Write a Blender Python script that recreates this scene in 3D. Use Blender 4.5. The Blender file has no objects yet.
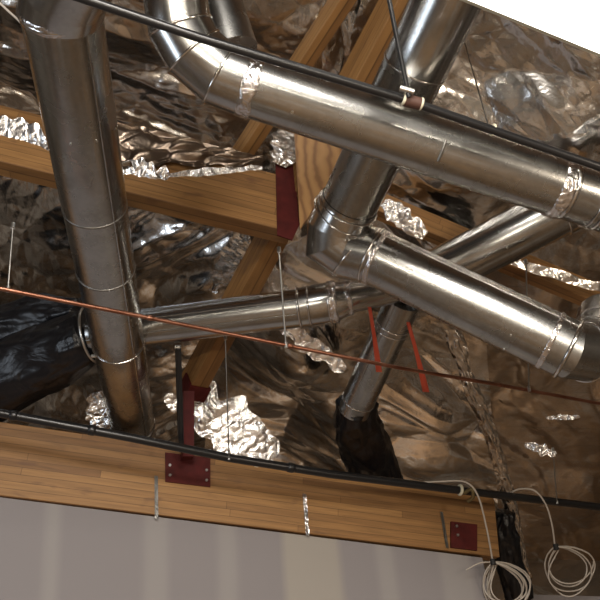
import bpy, bmesh, math, random
from mathutils import Vector, Matrix, noise
random.seed(7)
C = bpy.context.scene.collection
SC = bpy.context.scene
F = 800.0
PITCH, ROLL = math.radians(30), math.radians(-5.5)
CAM = Vector((0, 0, 1.6))
fwd = Vector((0, math.cos(PITCH), math.sin(PITCH)))
r0 = Vector((1, 0, 0)); u0 = r0.cross(fwd)
rt = r0*math.cos(ROLL) + u0*math.sin(ROLL)
up = -r0*math.sin(ROLL) + u0*math.cos(ROLL)
Z = Vector((0, 0, 1))

def at(px, py, d):
    return CAM + fwd*d + rt*((px-300)/F*d) + up*((300-py)/F*d)

# ---------------------------------------------------------------- camera
cd = bpy.data.cameras.new('camera'); cam = bpy.data.objects.new('camera', cd); C.objects.link(cam)
cd.sensor_width = 36; cd.sensor_fit = 'HORIZONTAL'; cd.lens = 36*F/600
m = Matrix((rt, up, -fwd)).transposed().to_4x4(); m.translation = CAM
cam.matrix_world = m; SC.camera = cam; cd.clip_start = .05

# ---------------------------------------------------------------- materials
def mat(name, col, rough=.5, metal=0., bump=None, **kw):
    M = bpy.data.materials.new(name); M.use_nodes = True
    nt = M.node_tree; b = nt.nodes['Principled BSDF']
    b.inputs['Base Color'].default_value = (*col, 1); b.inputs['Roughness'].default_value = rough
    b.inputs['Metallic'].default_value = metal
    for k, v in kw.items(): b.inputs[k].default_value = v
    return M, nt, b
def N(nt, t, **kw):
    n = nt.nodes.new(t)
    for k, v in kw.items(): setattr(n, k, v)
    return n
def coords(nt, kind='Object', scale=(1, 1, 1), rot=(0, 0, 0)):
    tc = N(nt, 'ShaderNodeTexCoord'); mp = N(nt, 'ShaderNodeMapping')
    mp.inputs['Scale'].default_value = scale; mp.inputs['Rotation'].default_value = rot
    nt.links.new(tc.outputs[kind], mp.inputs['Vector']); return mp.outputs[0]
def ramp(nt, src, stops, interp='LINEAR'):
    r = N(nt, 'ShaderNodeValToRGB'); r.color_ramp.interpolation = interp
    e = r.color_ramp.elements
    while len(e) < len(stops): e.new(.5)
    for q, (p, c) in zip(e, stops):
        q.position = p; q.color = (c, c, c, 1) if isinstance(c, (int, float)) else (*c, 1)
    nt.links.new(src, r.inputs[0]); return r.outputs[0]
def noise_n(nt, vec, scale, detail=3, dist=0):
    n = N(nt, 'ShaderNodeTexNoise'); n.inputs['Scale'].default_value = scale
    n.inputs['Detail'].default_value = detail; n.inputs['Distortion'].default_value = dist
    nt.links.new(vec, n.inputs['Vector']); return n
def bump_n(nt, b, src, strength, dist, prev=None):
    bp = N(nt, 'ShaderNodeBump'); bp.inputs['Strength'].default_value = strength; bp.inputs['Distance'].default_value = dist
    nt.links.new(src, bp.inputs['Height'])
    if prev: nt.links.new(prev, bp.inputs['Normal'])
    nt.links.new(bp.outputs[0], b.inputs['Normal']); return bp.outputs[0]

def galv(name, col, rough):
    M, nt, b = mat(name, col, rough, 1.)
    v = coords(nt)
    vo = N(nt, 'ShaderNodeTexVoronoi'); vo.inputs['Scale'].default_value = 55; nt.links.new(v, vo.inputs['Vector'])
    nz = noise_n(nt, v, 6, 5)
    mx = N(nt, 'ShaderNodeMix', data_type='RGBA', blend_type='MULTIPLY'); mx.inputs[0].default_value = 1
    nt.links.new(ramp(nt, vo.outputs['Color'], [(0, .86), (1, 1.0)]), mx.inputs[6])
    nt.links.new(ramp(nt, nz.outputs[0], [(.3, [c*.78 for c in col]), (.7, col)]), mx.inputs[7])
    nt.links.new(mx.outputs[2], b.inputs['Base Color'])
    nt.links.new(ramp(nt, nz.outputs[0], [(.3, rough*1.25), (.7, rough*.85)]), b.inputs['Roughness'])
    n2 = noise_n(nt, v, 3.5, 2)
    p = bump_n(nt, b, n2.outputs[0], .07, .02)
    n3 = noise_n(nt, v, 90, 2)
    bump_n(nt, b, n3.outputs[0], .12, .002, p)
    return M
M_duct = galv('galvanized_steel', (.49, .49, .475), .25)
M_duct2 = galv('galvanized_steel_new', (.54, .54, .53), .22)
M_band = galv('bright_steel', (.82, .81, .79), .16)
M_strut = galv('dull_steel', (.35, .34, .32), .4)

def foilmat(name, col, rough, crumple, scale):
    M, nt, b = mat(name, col, rough, 1.)
    v = coords(nt)
    n0 = noise_n(nt, v, 3, 3)
    mxv = N(nt, 'ShaderNodeMix', data_type='RGBA'); mxv.inputs[0].default_value = .12
    nt.links.new(v, mxv.inputs[6]); nt.links.new(n0.outputs['Color'], mxv.inputs[7])
    vo = N(nt, 'ShaderNodeTexVoronoi', feature='DISTANCE_TO_EDGE'); vo.inputs['Scale'].default_value = scale
    nt.links.new(mxv.outputs[2], vo.inputs['Vector'])
    e = ramp(nt, vo.outputs['Distance'], [(0, 0.), (.12, 1.)])
    p = bump_n(nt, b, e, crumple*.35, .004)
    n1 = noise_n(nt, mxv.outputs[2], scale*.9, 4, 1.2)
    p = bump_n(nt, b, n1.outputs[0], crumple, .03, p)
    # embossed scrim of the facing: a fine weave
    w = N(nt, 'ShaderNodeTexNoise'); w.inputs['Scale'].default_value = 60; w.inputs['Detail'].default_value = 2
    nt.links.new(coords(nt, scale=(1, .25, 1)), w.inputs['Vector'])
    bump_n(nt, b, w.outputs[0], .22, .006, p)
    nt.links.new(ramp(nt, n0.outputs[0], [(.3, [c*.8 for c in col]), (.65, col)]), b.inputs['Base Color'])
    return M
M_foil = foilmat('foil_facing', (.80, .785, .76), .2, .2, 5)
M_foil_dull = foilmat('foil_facing_dull', (.70, .65, .59), .25, .2, 5)
M_foil_bright = foilmat('foil_crumpled', (.95, .94, .94), .26, .3, 8)
M_foil_warm = foilmat('foil_wood_reflection', (.26, .205, .16), .3, .2, 5)  # brown of reflected wood put into the foil colour
M_tape = foilmat('foil_tape', (.84, .83, .84), .2, .5, 22)

def glulam(name, c1, c2, c3):
    M, nt, b = mat(name, c1, .55)
    tc = N(nt, 'ShaderNodeTexCoord')
    br = N(nt, 'ShaderNodeTexBrick'); br.offset = 0.
    br.inputs['Color1'].default_value = (*c1, 1); br.inputs['Color2'].default_value = (*c2, 1)
    br.inputs['Mortar'].default_value = (*[c*.62 for c in c2], 1)
    br.inputs['Scale'].default_value = 1; br.inputs['Mortar Size'].default_value = .002
    br.inputs['Mortar Smooth'].default_value = .5; br.inputs['Bias'].default_value = 0
    br.inputs['Brick Width'].default_value = 2.2; br.inputs['Row Height'].default_value = .05
    su = N(nt, 'ShaderNodeSeparateXYZ'); nt.links.new(tc.outputs['UV'], su.inputs[0])
    rw = N(nt, 'ShaderNodeMath', operation='DIVIDE'); rw.inputs[1].default_value = .05; nt.links.new(su.outputs[1], rw.inputs[0])
    fl = N(nt, 'ShaderNodeMath', operation='FLOOR'); nt.links.new(rw.outputs[0], fl.inputs[0])
    wn = N(nt, 'ShaderNodeTexWhiteNoise', noise_dimensions='1D'); nt.links.new(fl.outputs[0], wn.inputs['W'])
    ma = N(nt, 'ShaderNodeMath', operation='MULTIPLY_ADD'); ma.inputs[1].default_value = 9; nt.links.new(wn.outputs[0], ma.inputs[0]); nt.links.new(su.outputs[0], ma.inputs[2])
    cx = N(nt, 'ShaderNodeCombineXYZ'); nt.links.new(ma.outputs[0], cx.inputs[0]); nt.links.new(su.outputs[1], cx.inputs[1])
    nt.links.new(cx.outputs[0], br.inputs['Vector'])
    mp = N(nt, 'ShaderNodeMapping'); mp.inputs['Scale'].default_value = (3, 60, 1); nt.links.new(tc.outputs['UV'], mp.inputs[0])
    g = noise_n(nt, mp.outputs[0], 1, 5, .6)
    mx = N(nt, 'ShaderNodeMix', data_type='RGBA', blend_type='MULTIPLY'); mx.inputs[0].default_value = 1
    nt.links.new(br.outputs[0], mx.inputs[6]); nt.links.new(ramp(nt, g.outputs[0], [(.3, .72), (.7, 1.08)]), mx.inputs[7])
    mp2 = N(nt, 'ShaderNodeMapping'); mp2.inputs['Scale'].default_value = (5, 14, 1); nt.links.new(tc.outputs['UV'], mp2.inputs[0])
    kn = noise_n(nt, mp2.outputs[0], 1, 2)
    m2 = N(nt, 'ShaderNodeMix', data_type='RGBA'); nt.links.new(ramp(nt, kn.outputs[0], [(.62, 0.), (.74, .6)]), m2.inputs[0])
    nt.links.new(mx.outputs[2], m2.inputs[6]); m2.inputs[7].default_value = (*c3, 1)
    nt.links.new(m2.outputs[2], b.inputs['Base Color'])
    bump_n(nt, b, g.outputs[0], .15, .003)
    return M
M_glu = glulam('glulam_fir', (.41, .215, .072), (.23, .11, .036), (.15, .07, .03))
M_ply = glulam('plywood_deck', (.16, .085, .04), (.12, .065, .03), (.08, .04, .02))
M_black = mat('black_pipe', (.012, .012, .013), .28)[0]
M_poly, nt, b = mat('black_polyethylene', (.006, .006, .008), .36)
v = coords(nt); n_ = noise_n(nt, v, 5, 3, 1.0); bump_n(nt, b, n_.outputs[0], .5, .04)
M_copper, nt, b = mat('copper', (.62, .26, .15), .32, 1.)
n_ = noise_n(nt, coords(nt), 8, 3); nt.links.new(ramp(nt, n_.outputs[0], [(.3, (.26, .11, .07)), (.7, (.44, .22, .15))]), b.inputs['Base Color'])
M_red, nt, b = mat('red_oxide_primer', (.10, .014, .013), .65); b.inputs['Specular IOR Level'].default_value = .25
n_ = noise_n(nt, coords(nt), 14, 4); nt.links.new(ramp(nt, n_.outputs[0], [(.3, (.065, .009, .008)), (.7, (.105, .014, .012))]), b.inputs['Base Color'])
M_tapeor = mat('orange_flagging', (.80, .15, .08), .5)[0]
M_cable = mat('white_cable', (.50, .45, .39), .45)[0]
M_rubber = mat('black_rubber', (.01, .01, .01), .6)[0]
M_bolt = mat('zinc_bolt', (.7, .7, .68), .3, 1.)[0]
M_brass = mat('bronze_clamp', (.22, .17, .08), .4, .8)[0]
M_cream = mat('cream_clip', (.72, .68, .52), .5)[0]
M_floor, nt, b = mat('floor_boards', (.2, .13, .08), .7)
n_ = noise_n(nt, coords(nt), .9, 3); nt.links.new(ramp(nt, n_.outputs[0], [(.36, (.02, .018, .016)), (.46, (.34, .20, .09)), (.54, (.09, .065, .045)), (.62, (.46, .43, .39))]), b.inputs['Base Color'])
M_side, nt, b = mat('painted_wall', (.3, .26, .22), .8)
n_ = noise_n(nt, coords(nt), .7, 3); nt.links.new(ramp(nt, n_.outputs[0], [(.4, (.12, .085, .055)), (.6, (.40, .37, .33))]), b.inputs['Base Color'])
M_film, nt, b = mat('plastic_film', (.5, .45, .4), .25)
v = coords(nt)
gl = N(nt, 'ShaderNodeBsdfGlossy'); gl.inputs['Roughness'].default_value = .2; gl.inputs['Color'].default_value = (.8, .75, .68, 1)
tr = N(nt, 'ShaderNodeBsdfTransparent'); mxs = N(nt, 'ShaderNodeMixShader')
fr = N(nt, 'ShaderNodeFresnel'); fr.inputs[0].default_value = 1.6
nt.links.new(ramp(nt, fr.outputs[0], [(0, .13), (.6, .5)]), mxs.inputs[0])
nt.links.new(tr.outputs[0], mxs.inputs[1]); nt.links.new(gl.outputs[0], mxs.inputs[2])
nt.links.new(mxs.outputs[0], nt.nodes['Material Output'].inputs['Surface'])
n_ = noise_n(nt, v, 7, 5, 1.5); bp = N(nt, 'ShaderNodeBump'); bp.inputs['Strength'].default_value = .3; bp.inputs['Distance'].default_value = .03
nt.links.new(n_.outputs[0], bp.inputs['Height']); nt.links.new(bp.outputs[0], gl.inputs['Normal'])

# ---------------------------------------------------------------- objects
def link(o, parent=None):
    C.objects.link(o)
    if parent is not None: o.parent = parent
    return o
def mk(name, bm, M, parent=None, smooth=True):
    me = bpy.data.meshes.new(name); bmesh.ops.recalc_face_normals(bm, faces=bm.faces) if name not in ('foil',) else None
    bm.to_mesh(me); bm.free(); me.materials.append(M)
    if smooth:
        for p in me.polygons: p.use_smooth = True
    o = bpy.data.objects.new(name, me); o_parent = parent
    link(o)
    if parent is not None:
        o.parent = parent; o.matrix_parent_inverse = Matrix.Translation(parent.location).inverted()
    return o
def tag(o, label=None, cat=None, group=None, kind=None):
    if label: o['label'] = label
    if cat: o['category'] = cat
    if group: o['group'] = group
    if kind: o['kind'] = kind
    return o
def thing(name, loc, label, cat, group=None):
    o = bpy.data.objects.new(name, None); o.location = loc; o.empty_display_size = .05; C.objects.link(o)
    return tag(o, label, cat, group)

def frame(d):
    d = d.normalized(); a = Z if abs(d.z) < .9 else Vector((1, 0, 0))
    x = d.cross(a).normalized(); y = d.cross(x).normalized()
    return x, y
def sweep(bm, pts, rad, n=40, split=False, cap=True, mitre=True, flat=1.0):
    """tube through pts with mitred joints; split keeps each gore's shading separate"""
    pts = [Vector(p) for p in pts]; k = len(pts)
    if not hasattr(rad, '__len__'): rad = [rad]*k
    dirs = [(pts[i+1]-pts[i]).normalized() for i in range(k-1)]
    x, y = frame(dirs[0]); frames = [(x, y)]
    for i in range(1, k-1):
        q = dirs[i-1].rotation_difference(dirs[i]); x = q @ x; y = q @ y; frames.append((x, y))
    def ring(i, seg):
        x, y = frames[seg]; d = dirs[seg]
        if 0 < i < k-1 and mitre: nrm = (dirs[i-1]+dirs[i]).normalized()
        else: nrm = d
        out = []
        for j in range(n):
            a = 2*math.pi*j/n
            o = x*math.cos(a)*rad[i] + y*math.sin(a)*rad[i]*flat
            t = -o.dot(nrm)/max(.2, d.dot(nrm))
            out.append(bm.verts.new(pts[i]+o+d*t))
        return out
    prev = ring(0, 0); first = prev
    for i in range(1, k):
        cur = ring(i, i-1)
        for j in range(n): bm.faces.new((prev[j], prev[(j+1) % n], cur[(j+1) % n], cur[j]))
        last = cur
        prev = ring(i, i) if (split and i < k-1) else cur
    if cap:
        for rg in (first[::-1], last):
            bm.faces.new([bm.verts.new(v.co) for v in rg])   # own vertices: the rim stays crisp
def band_bm(bm, p, d, r, w=.016, h=.006, n=40):
    """rounded bead round a pipe"""
    d = d.normalized(); x, y = frame(d)
    prof = [(-w/2, -.004), (-w/2, h*.35), (-w/4, h*.9), (0, h), (w/4, h*.9), (w/2, h*.35), (w/2, -.004)]
    rings = []
    for s, hh in prof:
        rings.append([bm.verts.new(p+d*s+(x*math.cos(2*math.pi*j/n)+y*math.sin(2*math.pi*j/n))*(r+hh)) for j in range(n)])
    for a, b_ in zip(rings, rings[1:]):
        for j in range(n): bm.faces.new((a[j], a[(j+1) % n], b_[(j+1) % n], b_[j]))
def pipe(name, pts, r, M, parent=None, n=40, split=False, rad=None, **kw):
    bm = bmesh.new(); sweep(bm, pts, rad if rad else r, n, split, **kw); return mk(name, bm, M, parent)
def band(p, d, r, parent, w=.016, h=.006, M=None, name='seam_band'):
    bm = bmesh.new(); band_bm(bm, p, d, r, w, h); return mk(name, bm, M or M_band, parent)
def tape(p, d, r, parent, w=.08, amp=.006, seed=0):
    """crumpled foil tape wound round a joint"""
    d = d.normalized(); x, y = frame(d); bm = bmesh.new(); n, k = 72, 9; rings = []
    for i in range(k):
        row = []
        for j in range(n):
            a = 2*math.pi*j/n; c, s = math.cos(a), math.sin(a)
            q = Vector((c*3, s*3, i*.5+seed*7.3))
            ww = w*(1+.35*noise.noise(Vector((c*2, s*2, seed+9.1))))
            hh = .004 + abs(noise.noise(q*1.7))*amp*1.6 + abs(noise.noise(q*4))*amp*.8
            if i in (0, k-1): hh = -.002
            row.append(bm.verts.new(p+d*((i/(k-1)-.5)*ww)+(x*c+y*s)*(r+hh)))
        rings.append(row)
    for a, b_ in zip(rings, rings[1:]):
        for j in range(n): bm.faces.new((a[j], a[(j+1) % n], b_[(j+1) % n], b_[j]))
    return mk('foil_tape', bm, M_tape, parent)
def long_seam(a, b_, r, side, parent):
    d = (b_-a).normalized(); s = (side - d*side.dot(d)).normalized()
    bm = bmesh.new(); sweep(bm, [a+s*r, b_+s*r], .0045, 8); return mk('lock_seam', bm, M_duct2, parent)
def screws(p, d, r, parent, n=3, a0=0.):
    x, y = frame(d); toc = (CAM-p).normalized()
    for i in range(n):
        a = a0+(i-(n-1)/2)*.7
        s = (toc-d.normalized()*toc.dot(d.normalized())).normalized(); s = Matrix.Rotation(a, 3, d) @ s
        bm = bmesh.new(); sweep(bm, [p+s*(r-.002), p+s*(r+.006)], .005, 8); mk('screw', bm, M_bolt, parent)
def curve(pts, n=8):
    """Catmull-Rom through pts"""
    P = [Vector(p) for p in pts]; P = [P[0]*2-P[1]]+P+[P[-1]*2-P[-2]]; out = []
    for i in range(1, len(P)-2):
        for k in range(n):
            t = k/n; a, b_, c, e = P[i-1], P[i], P[i+1], P[i+2]
            out.append(.5*((2*b_)+(c-a)*t+(2*a-5*b_+4*c-e)*t*t+(3*b_-a-3*c+e)*t**3))
    out.append(P[-2]); return out
def lerp(a, b_, t): return a+(b_-a)*t
def box_bm(bm, a, b_, side, upv, w, h, uvl=None):
    """bar from a to b_: w along side, h along upv, centred"""
    L = (b_-a).length; vs = []
    for e in (a, b_):
        for sx, sy in ((-1, -1), (1, -1), (1, 1), (-1, 1)):
            vs.append(bm.verts.new(e+side*(w/2*sx)+upv*(h/2*sy)))
    fs = [((0, 1, 2, 3), 'e'), ((7, 6, 5, 4), 'e'), ((0, 4, 5, 1), 'b'), ((1, 5, 6, 2), 's'), ((2, 6, 7, 3), 't'), ((3, 7, 4, 0), 's')]
    for idx, k in fs:
        f = bm.faces.new([vs[i] for i in idx])
        if uvl:
            for lp, i in zip(f.loops, idx):
                u = L if i > 3 else 0; i4 = i % 4
                sx = -1 if i4 in (0, 3) else 1; sy = -1 if i4 < 2 else 1
                if k == 's': uv = (u, h/2*sy+h/2)
                elif k == 'e': uv = (w/2*sx, h/2*sy+h/2)
                else: uv = (u, w/2*sx*.3+5)
                lp[uvl].uv = uv
def beam(name, a, b_, w, h, M, upv=Z, parent=None):
    """a, b_ centre line ends"""
    d = (b_-a).normalized(); side = d.cross(upv).normalized(); u = side.cross(d).normalized()
    bm = bmesh.new(); uvl = bm.loops.layers.uv.new('UVMap'); box_bm(bm, a, b_, side, u, w, h, uvl)
    bmesh.ops.bevel(bm, geom=[e for e in bm.edges], offset=.004, segments=1, affect='EDGES')
    return mk(name, bm, M, parent, smooth=False), side, u, d
def bolt(p, nrm, r, parent):
    bm = bmesh.new(); sweep(bm, [p, p+nrm*.012], r, 6); return mk('bolt', bm, M_bolt, parent, smooth=False)

# ================================================================= DUCTS
# --- big duct falling away from overhead at the left
def px_axis(p0, d0, p1, d1, t):
    return lerp(at(*p0, d0), at(*p1, d1), t)
A0, A1 = at(61, 10, 3.20), at(135, 440, 6.05); rA = .163
dA = (A1-A0).normalized()
tA = thing('round_duct', A1, 'large galvanized steel duct running steeply down the left side to the beam', 'duct')
def A_at(py):
    # parameter of the axis where it crosses picture row py
    lo, hi = 0., 1.
    for _ in range(40):
        t = (lo+hi)/2; q = lerp(A0, A1, t)-CAM; y = 300-F*q.dot(up)/q.dot(fwd)
        if y < py: lo = t
        else: hi = t
    return lerp(A0, A1, lo)
cuts = [A0, A_at(205), A_at(268), A_at(342), A1]
for i in range(4): pipe('pipe_section', [cuts[i], cuts[i+1]], rA-.0012*i, M_duct, tA, 64)
for q, w, h, M in ((cuts[1], .012, .003, M_strut), (cuts[2], .012, .003, M_strut), (cuts[3], .008, .003, M_band)): band(q, dA, rA, tA, w, h, M)
A_up = [A0+dA*.03, A0, at(65, -8, 3.12), at(78, -36, 3.0), at(98, -80, 2.9)]
bm = bmesh.new(); sweep(bm, A_up, rA+.004, 64, split=True, cap=False); mk('elbow', bm, M_duct2, tA)
band(A0, dA, rA+.002, tA, .022, .007); tape(A0-dA*.005, dA, rA+.001, tA, .05, .004, 2)
side = rt*.55-fwd*.8
long_seam(A0, A1, rA, side, tA); screws(A_at(120), dA, rA, tA, 2); screws(cuts[2], dA, rA, tA, 3)
# end collar above the beam
band(A_at(425), dA, rA-.002, tA, .03, .008, M_duct2)

# --- top duct with elbow
rB = .128
B0, B1 = at(243, 84, 3.32), at(640, 216, 3.52)
dB = (B1-B0).normalized(); B1 = B1+dB*1.0
tB = thing('round_duct', lerp(B0, B1, .5), 'long galvanized steel duct crossing the top with a segmented elbow at its left end', 'duct')
jB = [at(566, 190, 3.48), at(592, 199, 3.49)]
pipe('pipe_section', [B0, jB[0]], rB, M_duct, tB, 64); pipe('pipe_section', [jB[0], B1], rB-.002, M_duct, tB, 64)
band(jB[0], dB, rB, tB, .02, .006); tape(jB[0]-dB*.035, dB, rB, tB, .06, .005, 3)
band(jB[1], dB, rB, tB, .01, .006); band(jB[1]+dB*.03, dB, rB, tB, .01, .006)
eB = [B0+dB*.02, B0, at(220, 75, 3.31), at(194, 52, 3.29), at(180, 27, 3.27), at(175, -4, 3.25), at(178, -70, 3.22)]
bm = bmesh.new(); sweep(bm, eB, rB+.003, 64, split=True, cap=False); mk('elbow', bm, M_duct2, tB)
for i in range(2, 6):
    nrm = ((eB[i]-eB[i-1]).normalized()+(eB[i+1]-eB[i]).normalized()).normalized()
    band(eB[i], nrm, rB+.006, tB, .012, .005)
tape(B0+dB*.03, dB, rB, tB, .07, .004, 5)
band(eB[5]-(eB[6]-eB[5]).normalized()*(-.06), eB[6]-eB[5], rB+.003, tB, .012, .007)
band(eB[5]-(eB[6]-eB[5]).normalized()*(-.12), eB[6]-eB[5], rB+.003, tB, .012, .007)
screws(lerp(B0, B1, .08), dB, rB, tB, 2)
# strap mark / short drive cleat on the belly
q = at(437, 152, 3.42)
bm = bmesh.new(); s = (CAM-q).normalized(); qq = B0+dB*.86
for i in range(7):
    a = -.15+i*.14
x_, y_ = frame(dB)
bm.free()
toc = (CAM-qq); toc = (toc-dB*toc.dot(dB)).normalized()
pts = []
for i in range(9):
    a = -.35+i*.09
    pts.append(qq + (Matrix.Rotation(a, 3, dB) @ toc)*(rB+.001))
bm = bmesh.new(); sweep(bm, pts, .006, 6); mk('drive_cleat', bm, M_strut, tB)

# take-off seen behind the elbow
pipe('takeoff', [at(196, -60, 3.75), at(232, 52, 3.62)], .12, M_duct, tB, 48)

# --- duct falling from the top, elbow, and run to the right
rC = .148
C0, C1 = at(477, -62, 3.22), at(348, 206, 4.08)
tC = thing('round_duct', at(345, 240, 4.1), 'galvanized steel duct dropping from the top centre and turning right at a banded elbow', 'duct')
dC = (C1-C0).normalized()
cm = lerp(C0, C1, .42)
pipe('pipe_section', [C0, cm], rC, M_duct2, tC, 64); pipe('pipe_section', [cm, C1], rC-.002, M_duct, tC, 64)
band(cm, dC, rC, tC, .012, .004)
D0, D1 = at(372, 256, 4.12), at(568, 349, 3.85)
dD = (D1-D0).normalized(); rD = .146
eC = [C1-dC*.03, C1, at(338, 226, 4.14), at(337, 241, 4.17), at(350, 251, 4.16), D0, D0+dD*.03]
bm = bmesh.new(); sweep(bm, eC, [rC+.002, rC+.003, rC+.010, rC+.012, rC+.004, rD+.003, rD+.002], 64, split=True, cap=False); mk('elbow', bm, M_duct2, tC)
band(C1, dC, rC+.002, tC, .010, .012); band(C1-dC*-.055, (dC-rt*.1), rC+.012, tC, .010, .012)
band(D0, dD, rD+.002, tC, .014, .007); band(eC[4]+dD*.01, (dD*1+dC*.3), rD+.005, tC, .014, .006)
tape(D0+dD*.03, dD, rD, tC, .03, .002, 8)
sD = pipe('pipe_section', [D0, D1], rD, M_duct, tC, 64)
long_seam(D0, D1, rD, up*.75-fwd*.5, sD)
screws(lerp(D0, D1, .75), dD, rD, sD, 3, .4)
tape(D1-dD*.09, dD, rD-.002, tC, .03, .003, 9)
# end collar and elbow turning away behind
band(D1+dD*.0, dD, rD+.001, tC, .02, .010)
eD = [D1-dD*.02, D1, at(584, 352, 3.90), at(596, 345, 4.02), at(603, 333, 4.15), at(604, 318, 4.35)]
bm = bmesh.new(); sweep(bm, eD, rD-.004, 64, split=True, cap=False); mk('elbow', bm, M_duct, tC)
for i in (2, 3, 4):
    nrm = ((eD[i]-eD[i-1]).normalized()+(eD[i+1]-eD[i]).normalized()).normalized(); band(eD[i], nrm, rD-.001, tC, .010, .005)

# --- lower duct run: left pipe, joint, branch rising right, drop leg
rE = .122
E0, E1 = at(92, 334, 5.20), at(300, 308, 5.05)
dE = (E1-E0).normalized()
tE = thing('round_duct', E1, 'slimmer galvanized duct run passing behind the others from lower left up to the right', 'duct')
sE = pipe('pipe_section', [E0, E1], rE, M_duct2, tE, 64)
long_seam(E0, E1, rE, up*.5-fwd, sE); long_seam(E0, E1, rE, -up*.3-fwd, sE)
E2 = at(333, 302, 5.03); E3 = at(350, 298, 5.03)
pipe('collar', [E1, E2, E3], rE, M_duct2, tE, 64, rad=[rE+.006, rE+.008, .10])
for q, w in ((E1, .016), (lerp(E1, E2, .3), .012), (lerp(E1, E2, .9), .016)): band(q, dE, rE+.006, tE, w, .009)
tape(E2, dE, rE+.002, tE, .06, .01, 11); tape(lerp(E2, E3, .9), dE, .098, tE, .05, .01, 12)
E4 = at(408, 286, 5.15)
pipe('reducer', [lerp(E2, E3, .4), E4], .095, M_duct2, tE, 48)
F0, F1 = at(424, 280, 5.18), at(640, 170, 5.0); rF = .162
dF = (F1-F0).normalized(); F9 = F1+dF*1.0
Fj = lerp(F0, F1, .36)
pipe('pipe_section', [F0, Fj], rF-.004, M_duct2, tE, 64); pipe('pipe_section', [Fj, F9], rF, M_duct2, tE, 64)
for tt in (.63, .70): band(lerp(F0, F1, tt), dF, rF, tE, .014, .007)
screws(Fj, dF, rF, tE, 2)
H0, H1 = at(404, 300, 5.20), at(354, 410, 5.75); dH = (H1-H0).normalized(); rH = .118
sH = pipe('drop_leg', [H0, H1], rH, M_duct, tE, 56)
hb = lerp(H0, H1, .2); band(hb, dH, rH, tE, .012, .006); band(hb+dH*.04, dH, rH, tE, .010, .005)
band(lerp(H0, H1, .9), dH, rH, tE, .01, .005)
long_seam(H0, H1, rH, -rt*.5-fwd, sH)

# --- black wrapped flexible ducts
def flex(name, pts, rads, label, seed, amp=.02, cat='duct'):
    cp = curve(pts, 10); k = len(cp); bm = bmesh.new(); n = 64; rows = []
    x, y = frame(cp[1]-cp[0])
    for i, p in enumerate(cp):
        d = (cp[min(i+1, k-1)]-cp[max(i-1, 0)]).normalized(); x = (x-d*x.dot(d)).normalized(); y = d.cross(x)
        t = i/(k-1)*(len(rads)-1); j0 = min(int(t), len(rads)-2); r = rads[j0]+(rads[j0+1]-rads[j0])*(t-j0)
        row = []
        for j in range(n):
            a = 2*math.pi*j/n; c, s = math.cos(a), math.sin(a)
            q = Vector((c*1.6+seed, s*1.6, i*.10))
            rr = r + amp*noise.noise(q*1.3) + amp*.9*(.5-abs(noise.noise(q*2.6+Vector((3, 1, 4)))))
            row.append(bm.verts.new(p+(x*c+y*s)*rr))
        rows.append(row)
    for a, b_ in zip(rows, rows[1:]):
        for j in range(n): bm.faces.new((a[j], a[(j+1) % n], b_[(j+1) % n], b_[j]))
    bm.faces.new(rows[0][::-1]); bm.faces.new(rows[-1])
    o = mk(name, bm, M_poly); return tag(o, label, cat)
flex('flexible_duct', [at(93, 334, 5.24), at(45, 358, 5.4), at(-10, 385, 5.5), at(-80, 415, 5.6)], [.17, .22, .25, .26],
     'fat black wrapped flexible duct at the left edge, sagging toward the beam', 1.3, .035)
o = flex('flexible_duct', [at(84, 314, 5.6), at(40, 322, 5.7), at(-20, 338, 5.75), at(-80, 362, 5.75)], [.11, .17, .18, .18],
     'thinner black wrapped flexible duct lying above and behind the fat one', 6.1, .04)
g = thing('draw_band', at(93, 334, 5.2), 'thin pale draw band clamped round the mouth of the fat black duct', 'clamp')
band(at(92, 334.5, 5.2), dE*.9+up*.1, .187, g, .016, .006, M_bolt, 'strap'); bm = bmesh.new(); q = at(94, 356, 5.0)
sweep(bm, [q-rt*.015, q+rt*.02], .012, 8); mk('buckle', bm, M_bolt, g)
flex('flexible_duct', [at(357, 402, 5.72), at(357, 425, 5.95), at(366, 450, 6.25), at(378, 485, 6.5)], [.125, .165, .185, .19],
     'black wrapped flexible duct hanging below the thin drop leg behind the beam', 3.7, .035)
flex('flexible_duct', [at(505, 512, 6.35), at(503, 535, 6.38), at(510, 565, 6.4), at(520, 600, 6.4)], [.06, .11, .10, .09],
     'short black wrapped duct end poking out past the right end of the beam', 8.8, .035)

# ================================================================= TIMBER
BH = .49
b0t, b0b = at(-60, 422, 5.08), at(-60, 492, 5.08)
L_top = at(-60, 420.5, 5.05)
def beam_front():
    # front face through the lower edge seen in the picture, vertical in the world
    lo0, lo1 = at(-60, 488, 5.02), at(500, 557, 5.98)
    return lo0, lo1
lo0, lo1 = beam_front()
d_ = (lo1-lo0).normalized(); lo0 = lo0-d_*1.2; hx = d_.cross(Z).normalized()
if hx.dot(fwd) < 0: hx = -hx           # away from the camera
upb = hx.cross(d_).normalized(); upb = upb if upb.z > 0 else -upb
TH = .13
fb, *_ = beam('glulam_beam', lo0+hx*TH/2+upb*BH/2, lo1+hx*TH/2+upb*BH/2, TH, BH, M_glu, upb)
tag(fb, 'long glued laminated timber beam sitting on top of the grey wall', 'beam')
def on_face(px, py, off=0.):
    """point where the sight line meets the beam's front face"""
    r = at(px, py, 1)-CAM; t = (lo0-CAM).dot(hx)/r.dot(hx); return CAM+r*t-hx*off
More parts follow.
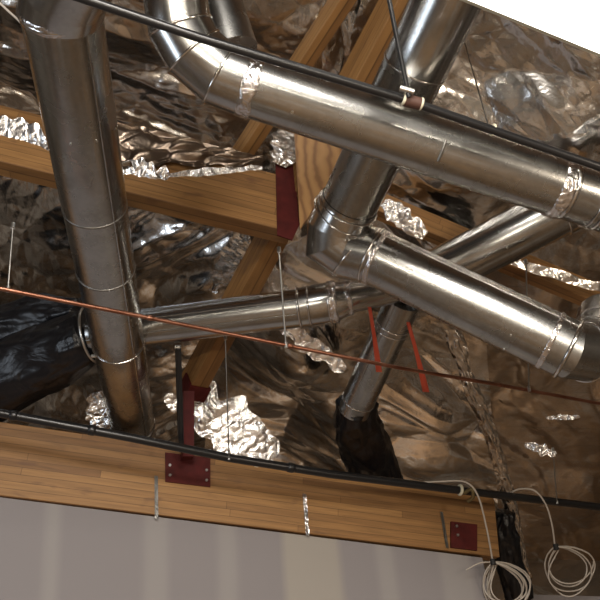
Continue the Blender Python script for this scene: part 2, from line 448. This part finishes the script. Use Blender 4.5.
def plate(name, x0, y0, x1, y1, th, parent, M=M_red):
    bm = bmesh.new(); p = [on_face(x0, y0), on_face(x1, y0+(x1-x0)*.12), on_face(x1, y1+(x1-x0)*.12), on_face(x0, y1)]
    f = [bm.verts.new(q-hx*th) for q in p]; k = [bm.verts.new(q+hx*.0) for q in p]
    bm.faces.new(f)
    for i in range(4): bm.faces.new((f[i], f[(i+1) % 4], k[(i+1) % 4], k[i]))
    bm.faces.new(k[::-1])
    return mk(name, bm, M, parent, False)
def nailstrap(x0, y0, x1, y1, label, shiny, seed):
    a, b_ = on_face(x0, y0, .002), on_face(x1, y1, .002); bm = bmesh.new(); k = 30; s = d_*(.012 if not shiny else .014); rows = []
    for i in range(k+1):
        p = lerp(a, b_, i/k); row = []
        for j in range(5):
            row.append(bm.verts.new(p+s*(j/2-1)-hx*(.004+(.010 if shiny else .002)*abs(noise.noise(Vector((i*.6, j*.9, seed)))))))
        rows.append(row)
    for p, q in zip(rows, rows[1:]):
        for j in range(4): bm.faces.new((p[j], p[j+1], q[j+1], q[j]))
    bmesh.ops.solidify(bm, geom=bm.faces, thickness=.003)
    return tag(mk('nailing_strap', bm, M_foil_bright if shiny else M_strut, None, False), label, 'strap')
nailstrap(156, 476, 156.5, 519, 'dull grey steel strap nailed down the beam below the post', False, 1)
nailstrap(304, 494, 307.5, 536, 'shiny crinkled metal strap running down the middle of the beam face', True, 2)
nailstrap(441, 512, 447, 548, 'thin grey metal strap on the beam just left of the small red plate', False, 3)
bm = bmesh.new(); q = on_face(256, 464, .004); box_bm(bm, q-Z*.025, q+Z*.025, d_, hx, .028, .004)
tag(mk('paper_tag', bm, M_cream, None, False), 'tiny pale paper tag stapled at the top edge of the beam', 'tag')

# red post with saddle, base plate
tP = thing('steel_post', at(187, 452, 5.5), 'dark red steel post with bolted base plate on the beam and saddle on top', 'post')
bp_ = plate('base_plate', 165, 453, 210, 482, .014, tP)
for px, py in ((169.5, 466), (169.5, 476), (206, 471), (206, 481)): bolt(on_face(px, py, .012), -hx, .010, bp_)
pb, pt = at(187.5, 458, 5.50), at(188, 393, 5.60)
bm = bmesh.new(); box_bm(bm, pb, pt, rt, hx, .075, .07); mk('column', bm, M_red, tP, False)
tP2 = thing('steel_plate', on_face(464, 537), 'small dark red bolted steel plate near the right end of the beam', 'plate')
bp2 = plate('plate', 450, 522, 476, 548, .02, tP2); bolt(on_face(455, 527, .02), -hx, .011, bp2); bolt(on_face(456, 536, .02), -hx, .011, bp2)
# black channel strut
tS = thing('strut_channel', at(180, 446, 5.3), 'thin black upright strut standing in front of the red post', 'strut')
bm = bmesh.new(); a, b_ = at(181, 447, 5.3), at(178, 347, 5.22)
box_bm(bm, a, b_, rt, hx, .034, .012); box_bm(bm, a-rt*.014, b_-rt*.014, rt, hx, .006, .035); box_bm(bm, a+rt*.014, b_+rt*.014, rt, hx, .006, .035)
mk('channel', bm, M_black, tS, False)
for q in (a, b_):
    bm = bmesh.new(); sweep(bm, [q-rt*.02, q+rt*.02], .014, 10); mk('end_fitting', bm, M_bolt, tS)

# diagonal hip beam
N0, N1 = at(412, -25, 4.62), at(191, 388, 5.74)
nb, ns, nu, nd = beam('hip_rafter', N0, N1, .13, .21, M_glu, Z)
tag(nb, 'orange brown hip rafter slanting from the top centre down into the red saddle', 'rafter')
sd = (N0-N1).normalized()
bm = bmesh.new(); c = N1+sd*.04
ss = ns
for s in (-1, 1): box_bm(bm, c-sd*.06+ss*(.075*s)-nu*.04, c+sd*.06+ss*(.075*s)-nu*.04, ss, nu, .012, .14)
box_bm(bm, c-sd*.06-nu*.115, c+sd*.06-nu*.115, ss, nu, .162, .014); mk('saddle', bm, M_red, tP, False)
# left main beam butting on to the hip
Mb0, Mb1 = at(-70, 143, 4.62), at(292, 231, 4.86)
md = (Mb1-Mb0).normalized(); Mb0 = Mb0-md*1.0; mx_ = md.cross(Z).normalized(); mx_ = mx_ if mx_.dot(fwd) > 0 else -mx_
mu = mx_.cross(md).normalized(); mu = mu if mu.z > 0 else -mu
MH = .42
mb, *_ = beam('glulam_beam', Mb0+mu*MH/2+mx_*.08, Mb1+mu*MH/2+mx_*.08, .14, MH, M_glu, mu)
tag(mb, 'glued laminated timber beam at upper left, passing behind the big duct', 'beam')
def on_m(px, py, off=0.):
    r = at(px, py, 1)-CAM; p0 = Mb0+mx_*.01; t = (p0-CAM).dot(mx_)/r.dot(mx_); return CAM+r*t-mx_*off
tK = thing('steel_strap', on_m(287, 200), 'dark red steel strap wrapping the joint of the upper left beam and hip rafter', 'strap')
def ppoly(name, pts, nrm, th, M, parent):
    bm = bmesh.new(); f = [bm.verts.new(p-nrm*th) for p in pts]; k = [bm.verts.new(p) for p in pts]; n = len(pts)
    bm.faces.new(f); bm.faces.new(k[::-1])
    for i in range(n): bm.faces.new((f[i], f[(i+1) % n], k[(i+1) % n], k[i]))
    return mk(name, bm, M, parent, False)
ppoly('strap_leg', [on_m(275, 150), on_m(293, 152), on_m(299, 226), on_m(292, 241), on_m(277, 236)], mx_, .012, M_red, tK)
# blocking to the right of the strap: second face of the joint
M_knot, nt, b = mat('knotty_wood', (.42, .22, .08), .55)
kv = coords(nt, scale=(1, 1, 1)); wv_ = N(nt, 'ShaderNodeTexWave'); wv_.inputs['Scale'].default_value = 5; wv_.inputs['Distortion'].default_value = 7; wv_.inputs['Detail'].default_value = 3; wv_.inputs['Detail Scale'].default_value = .8
nt.links.new(kv, wv_.inputs['Vector']); nt.links.new(ramp(nt, wv_.outputs['Color'], [(0, (.24, .115, .04)), (.35, (.38, .2, .07)), (1, (.45, .25, .09))]), b.inputs['Base Color'])
wb = ppoly('wood_block', [at(*q) for q in ((294, 130, 4.78), (346, 138, 4.78), (338, 168, 4.80), (318, 203, 4.82), (300, 229, 4.84), (298, 190, 4.81))], -fwd, .12, M_knot, None)
tag(wb, 'flat knotty wood block filling the joint between strap and duct elbow', 'block')
# left rafter in the upper centre
ob, *_ = beam('roof_rafter', at(362, -30, 4.75), at(226, 178, 5.4), .10, .13, M_glu, Z)
tag(ob, 'shorter orange rafter left of the hip rafter, half behind the top duct', 'rafter')
# right purlin
P0, P1 = at(325, 183, 5.55), at(680, 333, 5.5)
P1 = P1+(P1-P0).normalized()*.8
pb_, *_ = beam('roof_purlin', P0, P1, .10, .17, M_glu, Z)
tag(pb_, 'orange purlin running right behind the elbow and rising duct', 'purlin')

# ================================================================= WALL, FLOOR, ROOM
w0, w1 = lo0+hx*.025, on_face(484, 557)+hx*.025
M_wall, nt, b = mat('drywall', (.24, .21, .21), .85)
geo = N(nt, 'ShaderNodeTexCoord'); sp = N(nt, 'ShaderNodeSeparateXYZ')
nt.links.new(geo.outputs['UV'], sp.inputs[0])
Lw = 7.5
dm = Vector((d_.x, d_.y, 0)).normalized()
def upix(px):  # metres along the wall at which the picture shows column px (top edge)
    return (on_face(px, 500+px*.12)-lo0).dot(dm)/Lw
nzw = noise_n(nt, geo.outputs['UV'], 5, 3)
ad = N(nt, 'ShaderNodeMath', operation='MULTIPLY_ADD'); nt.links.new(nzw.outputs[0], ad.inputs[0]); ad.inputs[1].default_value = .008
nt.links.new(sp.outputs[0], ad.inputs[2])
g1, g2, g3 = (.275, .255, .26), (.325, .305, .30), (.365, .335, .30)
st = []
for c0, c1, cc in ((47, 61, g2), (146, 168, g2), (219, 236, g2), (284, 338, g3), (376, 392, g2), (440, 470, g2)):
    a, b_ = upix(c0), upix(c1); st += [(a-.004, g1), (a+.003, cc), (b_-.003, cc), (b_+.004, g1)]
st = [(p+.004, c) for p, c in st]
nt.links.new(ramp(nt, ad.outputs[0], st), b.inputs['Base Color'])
bm = bmesh.new(); uvl = bm.loops.layers.uv.new('UVMap')
w0f = Vector((w0.x, w0.y, 0)); w1f = Vector((w1.x, w1.y, 0)); bk = Vector((hx.x, hx.y, 0)).normalized()*.10
V = [bm.verts.new(q) for q in (w0f, w1f, w1+Z*0, w0, w0f+bk, w1f+bk, w1+bk, w0+bk)]
for idx in ((0, 1, 2, 3), (5, 4, 7, 6), (1, 5, 6, 2), (4, 0, 3, 7), (3, 2, 6, 7), (4, 5, 1, 0)):
    f = bm.faces.new([V[i] for i in idx])
    for lp in f.loops:
        q = lp.vert.co-w0f; lp[uvl].uv = (q.dot(dm)/Lw, q.z/Lw)
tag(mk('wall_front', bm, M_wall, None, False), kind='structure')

def quad(name, pts, M, th=None, kind='structure'):
    bm = bmesh.new(); bm.faces.new([bm.verts.new(p) for p in pts])
    if th: bmesh.ops.solidify(bm, geom=bm.faces, thickness=th)
    return tag(mk(name, bm, M, None, False), kind=kind)
X0, X1, Y0, Y1 = -6, 7, -5, 13
quad('floor', [Vector((X0, Y0, 0)), Vector((X1, Y0, 0)), Vector((X1, Y1, 0)), Vector((X0, Y1, 0))], M_floor)
quad('wall_left', [Vector((X0, Y0, 0)), Vector((X0, Y1, 0)), Vector((X0, Y1, 7)), Vector((X0, Y0, 7))], M_side)
quad('wall_right', [Vector((X1, Y0, 0)), Vector((X1, Y1, 0)), Vector((X1, Y1, 7)), Vector((X1, Y0, 7))], M_side)
quad('wall_back', [Vector((X0, Y0, 0)), Vector((X1, Y0, 0)), Vector((X1, Y0, 7)), Vector((X0, Y0, 7))], M_side)
quad('wall_far', [Vector((X0, Y1, 0)), Vector((X1, Y1, 0)), Vector((X1, Y1, 7)), Vector((X0, Y1, 7))], M_side)
# ledge far right below
bm = bmesh.new(); a, b_ = at(512, 599, 6.6), at(680, 604, 6.4); box_bm(bm, a, b_, Vector((0, 1, 0)), Z, .12, .06)
tag(mk('trim_1', bm, M_wall, None, False), kind='structure')

# ================================================================= ROOF AND FOIL
R0, Rx, Ry = at(300, 0, 4.95), at(600, 0, 4.85), at(300, 440, 7.6)
Rn = (Rx-R0).cross(Ry-R0).normalized()
if Rn.dot(fwd) > 0: Rn = -Rn            # toward the camera side
Ru = (Rx-R0).normalized(); Rv = Rn.cross(Ru).normalized()
if Rv.z > 0: Rv = -Rv
def on_roof(px, py, off=0.):
    r = at(px, py, 1)-CAM; o = R0+Rn*off; t = (o-CAM).dot(Rn)/r.dot(Rn); return CAM+r*t
cc = [on_roof(x, y, -.12) for x, y in ((-60, -60), (660, -60), (660, 640), (-60, 640))]
uvM = M_ply
bm = bmesh.new(); uvl = bm.loops.layers.uv.new('UVMap')
cs = [R0-Rn*.34+Ru*a+Rv*b_ for a, b_ in ((-4.5, -7), (5.2, -7), (5.2, 6.5), (-4.5, 6.5))]
f = bm.faces.new([bm.verts.new(p) for p in cs])
for lp in f.loops: q = lp.vert.co-cs[0]; lp[uvl].uv = (q.dot(Ru), q.dot(Rv)*.2)
tag(mk('ceiling', bm, M_ply, None, False), kind='structure')

def tri(x): x = x % 1.0; return 1-abs(2*x-1)
def sheet(label, quadpx, M, seed, off, fold_dir, fold_len=3.0, fold_amp=.05, bil=.10, cr=.02, res=230, cat='foil sheet', name='foil_insulation', sag=.0):
    """a slack foil sheet hung under the roof: corners are pinned, the middle bellies and folds"""
    p = [on_roof(x, y, off) for x, y in quadpx]
    bm = bmesh.new(); g = []
    fd = math.radians(fold_dir)
    for i in range(res+1):
        row = []
        for j in range(res+1):
            s, t = j/res, i/res
            q = lerp(lerp(p[0], p[1], s), lerp(p[3], p[2], s), t)
            a, b_ = (q-R0).dot(Ru), (q-R0).dot(Rv)
            X = a*math.cos(fd)+b_*math.sin(fd); Y = -a*math.sin(fd)+b_*math.cos(fd)
            S = Vector((seed*3.1, seed*1.7, seed))
            wv = noise.noise_vector(Vector((a, b_, 0))*1.1+S)*.35
            h = bil*noise.noise(Vector((a*.9, b_*.9, 0))+S)
            # tents between fixings: facets that meet in crisp creases
            dd, _ = noise.voronoi(Vector((a+wv.x*.5, (b_+wv.y*.5), 0))*.95+S)
            h += bil*.9*(.5-dd[0])
            dd, _ = noise.voronoi(Vector((X*.75+wv.x*.4, Y*1.9+wv.y*.5, 0))*1.25+S*1.3)
            h += fold_amp*1.3*(dd[1]-dd[0])
            # straightish pulled folds
            n1 = noise.noise(Vector((X/fold_len+wv.x*.5, (Y+wv.y*.6)*1.9, 0))+S)
            msk = max(0., noise.noise(Vector((a*.8, b_*.8, 9))+S)*1.6+.35)
            n2 = noise.noise(Vector((X/fold_len*1.2+wv.y*.3, (Y+wv.x*.4)*7, 4))+S)
            h += fold_amp*.6*(1-2.4*abs(n1)) + fold_amp*.30*msk*(1-2.4*abs(n2))
            # crumple facets
            q3 = Vector((a+wv.x*.3, b_+wv.y*.3, 0))*4.2+S
            dd, _ = noise.voronoi(q3)
            h += cr*(dd[1]-dd[0])*.9
            q4 = Vector((X*.6+wv.x*.2, Y+wv.y*.2, 0))*10+S
            dd, _ = noise.voronoi(q4)
            h += cr*.33*(dd[1]-dd[0])
            h += sag*math.sin(math.pi*s)*math.sin(math.pi*t)
            row.append(bm.verts.new(q+Rn*h))
        g.append(row)
    for i in range(res):
        for j in range(res): bm.faces.new((g[i][j], g[i][j+1], g[i+1][j+1], g[i+1][j]))
    return tag(mk(name, bm, M), label, cat)
sheet('slack foil insulation facing filling the top left above the timber beam', [(-220, -70), (372, -70), (290, 215), (-220, 170)], M_foil_dull, 1, .02, 20, 3.0, .05, .16, .03, 260)
sheet('creased foil facing below the upper left beam, behind the big duct and black duct', [(-220, 70), (300, 190), (235, 520), (-220, 520)], M_foil, 2, .05, -35, 3.2, .07, .16, .03, 280)
sheet('narrow foil strip between the two orange rafters at top centre', [(345, -70), (440, -70), (330, 190), (262, 190)], M_foil, 3, .10, 60, 2.0, .03, .05, .03, 150)
sheet('big foil facing panel at upper right beside the bright white panel', [(380, -70), (860, -70), (860, 340), (300, 215)], M_foil, 4, .06, 40, 2.2, .035, .26, .02, 280)
sheet('foil facing below the drop leg at lower centre with wide soft folds', [(228, 200), (480, 225), (500, 540), (200, 520)], M_foil, 5, .10, 35, 3.0, .055, .34, .008, 280, sag=.1)
sheet('dim plastic sheeting over brown boards at lower right', [(440, 200), (860, 320), (860, 680), (470, 660)], M_film, 6, .05, 60, 2.0, .05, .10, .012, 240, cat='plastic sheet', name='plastic_sheeting')

# crumpled foil scraps: loose strips caught on timber
def scrap(label, a, b_, w, nrm, seed, amp=.035, res=(90, 30), M=None, fq=7.):
    mid = (a+b_)/2; nrm = ((CAM-mid).normalized()+(Vector((.2, -.8, 2.5))-mid).normalized()).normalized()   # tilted between camera and strip lamp so the foil catches a highlight
    d = (b_-a); s = d.cross(nrm).normalized(); bm = bmesh.new(); rows = []
    for i in range(res[0]+1):
        t = i/res[0]; row = []
        for j in range(res[1]+1):
            v = j/res[1]-.5
            q = Vector((t*d.length*fq, v*w*fq, seed*5.1))
            edge = (.35+1.1*math.sin(math.pi*min(1, max(0, t*.94+.03)))**.6)*(1+.7*noise.noise(Vector((t*6, seed*3, (v > 0)*4))))
            dd, _ = noise.voronoi(q*1.6); d2, _ = noise.voronoi(q*4)
            h = amp*.42*(dd[1]-dd[0])+amp*.14*(d2[1]-d2[0])+amp*.6*noise.noise(q*.5)
            row.append(bm.verts.new(a+d*t+s*(v*w*edge)+nrm*(h+.01)))
        rows.append(row)
    for p, q in zip(rows, rows[1:]):
        for j in range(res[1]): bm.faces.new((p[j], p[j+1], q[j+1], q[j]))
    return tag(mk('foil_scrap', bm, M or M_foil_bright, None, False), label, 'foil scrap')
nm = -mx_
scrap('bright crumpled foil strip along the beam left of the big duct', on_m(-30, 122), on_m(52, 146), .13, nm, 1, .03)
scrap('bright crumpled foil strip on the beam just right of the big duct', on_m(118, 168), on_m(168, 178), .10, nm, 2, .04)
scrap('thin foil edge lying along the beam toward the red strap', on_m(165, 176), on_m(262, 168), .035, nm, 3, .015)
scrap('silver crumpled foil wad hanging over the top of the red strap', on_m(297, 128, .03), on_m(278, 168, .03), .15, nm, 4, .05, fq=6.)
q0, q1 = at(383, 203, 4.9), at(425, 236, 4.9)
scrap('small crumpled foil strip on the purlin right of the duct elbow', q0, q1, .09, -fwd, 5, .04)
scrap('large dazzling crumpled foil patch above the beam, right of the red post', at(190, 394, 5.85), at(272, 462, 5.85), .27, (-fwd*.9-up*.3).normalized(), 6, .05, (120, 50), fq=4.5)
scrap('crumpled foil bunched beside the base of the big duct', at(98, 392, 5.75), at(108, 430, 5.75), .16, -fwd, 7, .06)
scrap('thin bright foil ridge under the collar of the lower duct', at(278, 322, 5.6), at(345, 370, 5.7), .09, (-fwd-up*.4).normalized(), 8, .03)
scrap('foil tuft in the gap left of the hip rafter under the beam', at(248, 228, 5.35), at(212, 292, 5.6), .10, -fwd, 9, .03, M=M_foil)
scrap('foil lap edge above the purlin at the right', at(500, 258, 5.3), at(640, 300, 5.3), .045, -fwd, 10, .02, M=M_foil)
scrap('foil bit between post and big duct above the beam', at(168, 394, 5.7), at(176, 412, 5.7), .06, -fwd, 11, .03)

scrap('small bright scrunch of film gathered at the top of the right hanger wire', at(525, 444, 6.0), at(556, 455, 5.95), .05, -fwd, 12, .04, (50, 20), fq=14.)
scrap('hooked bright pleat of film above the scrunch at lower right', at(546, 418, 6.0), at(580, 417, 5.95), .025, -fwd, 13, .03, (50, 16), fq=14.)
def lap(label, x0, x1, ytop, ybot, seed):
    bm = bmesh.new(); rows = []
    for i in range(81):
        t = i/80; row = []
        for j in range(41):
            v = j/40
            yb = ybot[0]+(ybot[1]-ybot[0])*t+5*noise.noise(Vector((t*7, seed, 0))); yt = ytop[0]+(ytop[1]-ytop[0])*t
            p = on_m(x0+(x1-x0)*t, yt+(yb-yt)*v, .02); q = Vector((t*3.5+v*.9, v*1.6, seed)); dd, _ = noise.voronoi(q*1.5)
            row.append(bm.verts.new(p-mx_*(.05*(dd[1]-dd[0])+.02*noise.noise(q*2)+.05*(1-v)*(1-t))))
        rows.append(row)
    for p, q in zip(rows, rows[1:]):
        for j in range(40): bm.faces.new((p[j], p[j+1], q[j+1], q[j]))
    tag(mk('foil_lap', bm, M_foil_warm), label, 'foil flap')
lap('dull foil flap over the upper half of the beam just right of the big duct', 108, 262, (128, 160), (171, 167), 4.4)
# ragged seam of the sheeting
tape_pts = [at(452, 330, 5.95), at(470, 385, 6.1), at(492, 440, 6.3), at(508, 500, 6.5), at(522, 570, 6.6), at(530, 620, 6.7)]
cp = curve(tape_pts, 30); bm = bmesh.new(); rows = []
for i, p in enumerate(cp):
    row = []
    for j in range(13):
        v = j/12-.5; q = Vector((i*.16, v*6, 2.2)); dd, _ = noise.voronoi(q*1.1)
        row.append(bm.verts.new(p+rt*(v*(.12+.06*noise.noise(Vector((i*.07, 1, 0)))))-fwd*(.06*(dd[1]-dd[0])+.10*(.25-v*v))))
    rows.append(row)
for p, q in zip(rows, rows[1:]):
    for j in range(12): bm.faces.new((p[j], p[j+1], q[j+1], q[j]))
tag(mk('foil_seam', bm, M_foil_dull), 'puckered foil seam running down beside the beam end to the cable coils', 'foil seam')

# ================================================================= PIPES, RODS, CABLES
def cpipe(name, pts, r, M, label, cat, parent=None, n=16):
    return tag(pipe(name, pts, r, M, parent, n), label, cat)
tJ = thing('sprinkler_pipe', at(400, 97, 3.1), 'black iron pipe slanting across the top in front of the long duct', 'pipe')
J = [at(40, -16, 2.75), at(200, 38, 2.88), at(400, 98, 3.02), at(640, 181, 3.15)]
J = J+[J[-1]*2-J[-2]]; J = [J[0]*1.6-J[1]*.6]+J[1:]
pipe('pipe_section', J, .017, M_black, tJ, 20)
dJ = (J[2]-J[1]).normalized()
for px, py, d in ((404, 99, 3.02), (421, 104, 3.03), (493, 130, 3.08)): band(at(px, py, d), dJ, .017, tJ, .012, .008, M_cream, 'clip')
bm = bmesh.new(); sweep(bm, [at(405, 100, 3.02), at(420, 104, 3.03)], .024, 16); mk('coupling', bm, mat('rusty_iron', (.08, .035, .025), .6)[0], tJ)
tR = thing('brace_rod', at(408, 92, 3.0), 'thick black brace rod rising from the pipe clamp at top centre', 'rod')
pipe('rod', [at(383, -30, 3.0), at(409, 97, 2.99)], .009, M_black, tR, 12)
bm = bmesh.new(); sweep(bm, [at(400, 88, 2.99), at(414, 92, 2.99)], .012, 10); mk('pipe_clamp', bm, M_bolt, tR)

tK2 = thing('sprinkler_pipe', at(300, 468, 5.4), 'black pipe running along the top edge of the front timber beam', 'pipe')
K = [at(-60, 401, 4.88), at(0, 413, 4.95), at(130, 437.5, 5.1), at(230, 458, 5.25), at(330, 474, 5.45), at(465, 491, 5.8), at(660, 514, 6.25)]
K = [K[0]*6-K[1]*5]+K[1:]+[K[-1]+(K[-1]-K[-2])*.8]
pipe('pipe_section', K, .028, M_black, tK2, 20)
dK = (K[5]-K[4]).normalized()
for i, (a, b_) in enumerate(((1, .1), (1, .7), (3, .6))):
    q = lerp(K[a], K[a+1], b_); dd = (K[a+1]-K[a]).normalized(); band(q, dd, .028, tK2, .05, .006, M_black, 'coupling')
tc_ = thing('beam_clamp', at(465, 491, 5.8), 'small bronze coloured clamp gripping the black pipe near the right plate', 'clamp')
band(at(460, 490, 5.78), dK, .030, tc_, .02, .012, M_cream, 'ring'); bm = bmesh.new()
sweep(bm, curve([at(464, 493, 5.76), at(472, 489, 5.72), at(473, 497, 5.72), at(468, 501, 5.76)], 5), .014, 10); mk('hook', bm, M_brass, tc_)

tL = thing('copper_pipe', at(300, 346, 4.2), 'thin copper pipe slanting across the picture below the ducts', 'pipe')
Lp = [at(-40, 282, 3.55), at(0, 288.5, 3.62), at(150, 318, 3.9), at(290, 346, 4.15), at(400, 368, 4.4), at(500, 385, 4.75), at(640, 411, 5.2)]
Lp = [Lp[1]+(Lp[0]-Lp[1])*5]+Lp[1:]+[Lp[-1]+(Lp[-1]-Lp[-2])*.9]
pipe('tube', Lp, .0105, M_copper, tL, 14)
for q, d in ((Lp[2], Lp[3]-Lp[2]), (Lp[3], Lp[4]-Lp[3]), (Lp[5], Lp[6]-Lp[5])): band(q, d, .0105, tL, .03, .003, M_copper, 'coupling')
rods = [((13, 226, 3.75), (8, 289, 3.64), 'thin hanger rod holding the copper pipe at the far left'),
        ((279, 250, 4.15), (286, 345, 4.14), 'thin hanger rod holding the copper pipe below the duct collar'),
        ((526, 262, 4.62), (529, 389, 4.80), 'thin hanger wire to the copper pipe below the right hand duct elbow'),
        ((225.5, 338, 5.18), (229, 458, 5.23), 'grey hanger rod dropping to the black pipe right of the red post'),
        ((553, 450, 5.95), (557, 502, 5.98), 'thin hanger wire dropping to the black pipe at lower right'),
        ((453, 2, 4.0), (489, 128, 3.1), 'fine wire crossing the upper right foil down to the black pipe')]
for i, (a, b_, lab) in enumerate(rods):
    a, b_ = at(*a), at(*b_)
    t = thing('hanger_rod', b_, lab, 'rod')
    pipe('rod', [a, b_], .0045 if i != 5 else .003, M_strut, t, 8)
    bm = bmesh.new(); sweep(bm, [a-Z*.012, a+Z*.016], .011, 8); mk('anchor', bm, M_bolt, t)
    bm = bmesh.new(); sweep(bm, [b_-Z*.014, b_+Z*.014], .010, 8); mk('clip', bm, M_bolt, t)

# orange flagging ribbons
def ribbon(p0, p1, label, wid):
    bm = bmesh.new(); rows = []; k = 24
    for i in range(k+1):
        t = i/k; p = lerp(p0, p1, t)-fwd*.03*math.sin(t*3)
        w = wid*(.6+.5*t); s = (rt*math.cos(.5*math.sin(t*4))+fwd*math.sin(.5*math.sin(t*4)))*w/2
        rows.append((bm.verts.new(p-s), bm.verts.new(p), bm.verts.new(p+s)))
    for a, b_ in zip(rows, rows[1:]):
        for j in (0, 1): bm.faces.new((a[j], a[j+1], b_[j+1], b_[j]))
    bmesh.ops.solidify(bm, geom=bm.faces, thickness=.001)
    tag(mk('flagging_ribbon', bm, M_tapeor), label, 'ribbon', 'orange ribbons under the lower duct')
ribbon(at(369.5, 307, 4.9), at(379, 372, 4.9), 'orange flagging ribbon hanging left, in front of the drop leg', .034)
ribbon(at(408, 322, 4.9), at(426, 392, 4.9), 'orange flagging ribbon hanging right of the drop leg', .038)

# cable coils
def coil(cx, cy, d, rx, ry, loops, lead, tie, label, seed, tail=None):
    t = thing('cable_coil', at(cx, cy, d), label, 'cable')
    rnd = random.Random(seed); pts = []
    for L in range(loops):
        a0 = rnd.uniform(.62, 1.15); ox, oy = rnd.uniform(-9, 9), rnd.uniform(-7, 5); tw = rnd.uniform(-.3, .3)
        for k in range(18):
            a = -math.pi/2+2*math.pi*k/18
            x = cx+ox*(1-abs(math.sin(a/2+math.pi/4)))+rx*a0*math.cos(a)*(1+tw*math.sin(a)); y = cy+oy*(1+math.sin(a))/2+ry*a0*math.sin(a)
            # all loops gather at the tie at the top
            g = max(0, -math.sin(a))**3; x = x*(1-g)+tie[0]*g; y = y*(1-g)+tie[1]*g
            pts.append(at(x, y, d+.03*math.sin(a*2+L)+.012*L))
    pts.append(at(tie[0], tie[1], d))
    bm = bmesh.new(); sweep(bm, curve(pts, 2), .0055, 8); mk('coiled_cable', bm, M_cable, t)
    bm = bmesh.new(); sweep(bm, curve([at(*q) for q in lead], 8), .0065, 8); mk('lead', bm, M_cable, t)
    bm = bmesh.new(); q = at(tie[0], tie[1], d-.01); sweep(bm, [q-Z*.02, q+Z*.02], .02, 10); mk('cable_tie', bm, M_rubber, t)
    if tail:
        bm = bmesh.new(); sweep(bm, curve([at(*q) for q in tail], 8), .005, 8); mk('tail', bm, M_cable, t)
coil(507, 586, 5.75, 22, 25, 7, [(400, 484, 5.7), (440, 481.5, 5.7), (465, 482, 5.68), (478, 496, 5.68), (487, 530, 5.7), (493, 563, 5.75)], (493, 562),
     'loose coil of white cable hanging at the right end of the grey wall', 3, [(466, 570, 5.72), (480, 563, 5.73), (495, 562, 5.75)])
coil(569, 567, 5.85, 22, 23, 4, [(508, 494, 5.95), (520, 489, 5.9), (535, 491, 5.85), (546, 505, 5.84), (552, 525, 5.84), (555, 547, 5.85)], (556, 547),
     'tidy coil of white cable hanging at the lower right corner', 5)
# grey cable at upper left corner
c_ = cpipe('electrical_cable', curve([at(-30, -25, 3.4), at(5, 8, 3.4), at(20, 22, 3.35), at(27, 34, 3.2)]), .005, M_cable, 'thin pale cable coming in at the top left corner to the big duct', 'cable', None, 8)

# ================================================================= LIGHTS
M_em, nt, b = mat('glowing_white', (.9, .9, .86), .5); b.inputs['Emission Color'].default_value = (1, .98, .90, 1); b.inputs['Emission Strength'].default_value = 3.0  # emissive white for a plain glowing panel
tW = thing('white_panel', at(590, 0, 3.0), 'large glowing white panel at the top right corner', 'light')
pw = [at(458, -4, 3.0), at(603, 55, 3.0)]; dw = (pw[1]-pw[0]).normalized(); pa, pb2 = pw[0]-dw*.5, pw[1]+dw*.6
oth = (rt*.30+up*.95); oth = (oth-dw*oth.dot(dw)).normalized()*.62+fwd*-.12
bm = bmesh.new(); nw = dw.cross(oth).normalized(); nw = nw if nw.dot(fwd) > 0 else -nw
pts4 = [pa, pb2, pb2+oth, pa+oth]
ppoly('panel_face', pts4, nw, .004, M_em, tW); bm.free()
ppoly('panel_back', [p+nw*.002 for p in pts4], -nw, .05, M_cream, tW)

def area(name, loc, target, size, power, col, sy=None):
    l = bpy.data.lights.new(name, 'AREA'); l.shape = 'RECTANGLE'; l.size = size; l.size_y = sy or size; l.energy = power; l.color = col
    o = bpy.data.objects.new(name, l); C.objects.link(o); o.location = loc
    o.rotation_euler = (Vector(target)-Vector(loc)).to_track_quat('-Z', 'Y').to_euler(); return o
area('strip_lamp', (.2, -.8, 2.5), at(300, 250, 5), 3.6, 66, (1, .90, .74), .07)
area('side_fill', (3.5, 0.5, 2.6), at(350, 300, 5), .6, 45, (1, .84, .66))  # added warm fill from the right, no lamp known there
area('cool_fill', (-4.2, 1.0, 2.6), at(150, 250, 5), 1.2, 40, (.78, .88, 1), 1.8)  # cool light added from the left, no window behind it
area('room_fill', (.5, -1.5, 4.2), (.5, 1.0, 0), 1.7, 330, (1, .93, .85))  # added overhead fill, brightens the floor that the foil reflects
area('room_fill', (0, -3.6, 3.0), (0, -5, 2), 1.2, 60, (1, .9, .8))  # second added fill, aimed at the wall behind the camera
area('behind_wall_fill', (.6, 7.6, 2.3), (.6, 7.9, 0), 1.0, 95, (1, .86, .72))  # unseen light added behind the wall to lift the foil reflections
w = bpy.data.worlds.new('world'); SC.world = w; w.use_nodes = True
w.node_tree.nodes['Background'].inputs[0].default_value = (.9, .8, .7, 1); w.node_tree.nodes['Background'].inputs[1].default_value = .05
SC.view_settings.view_transform = 'Standard'; SC.view_settings.look = 'None'; SC.view_settings.exposure = .05; SC.view_settings.gamma = 1
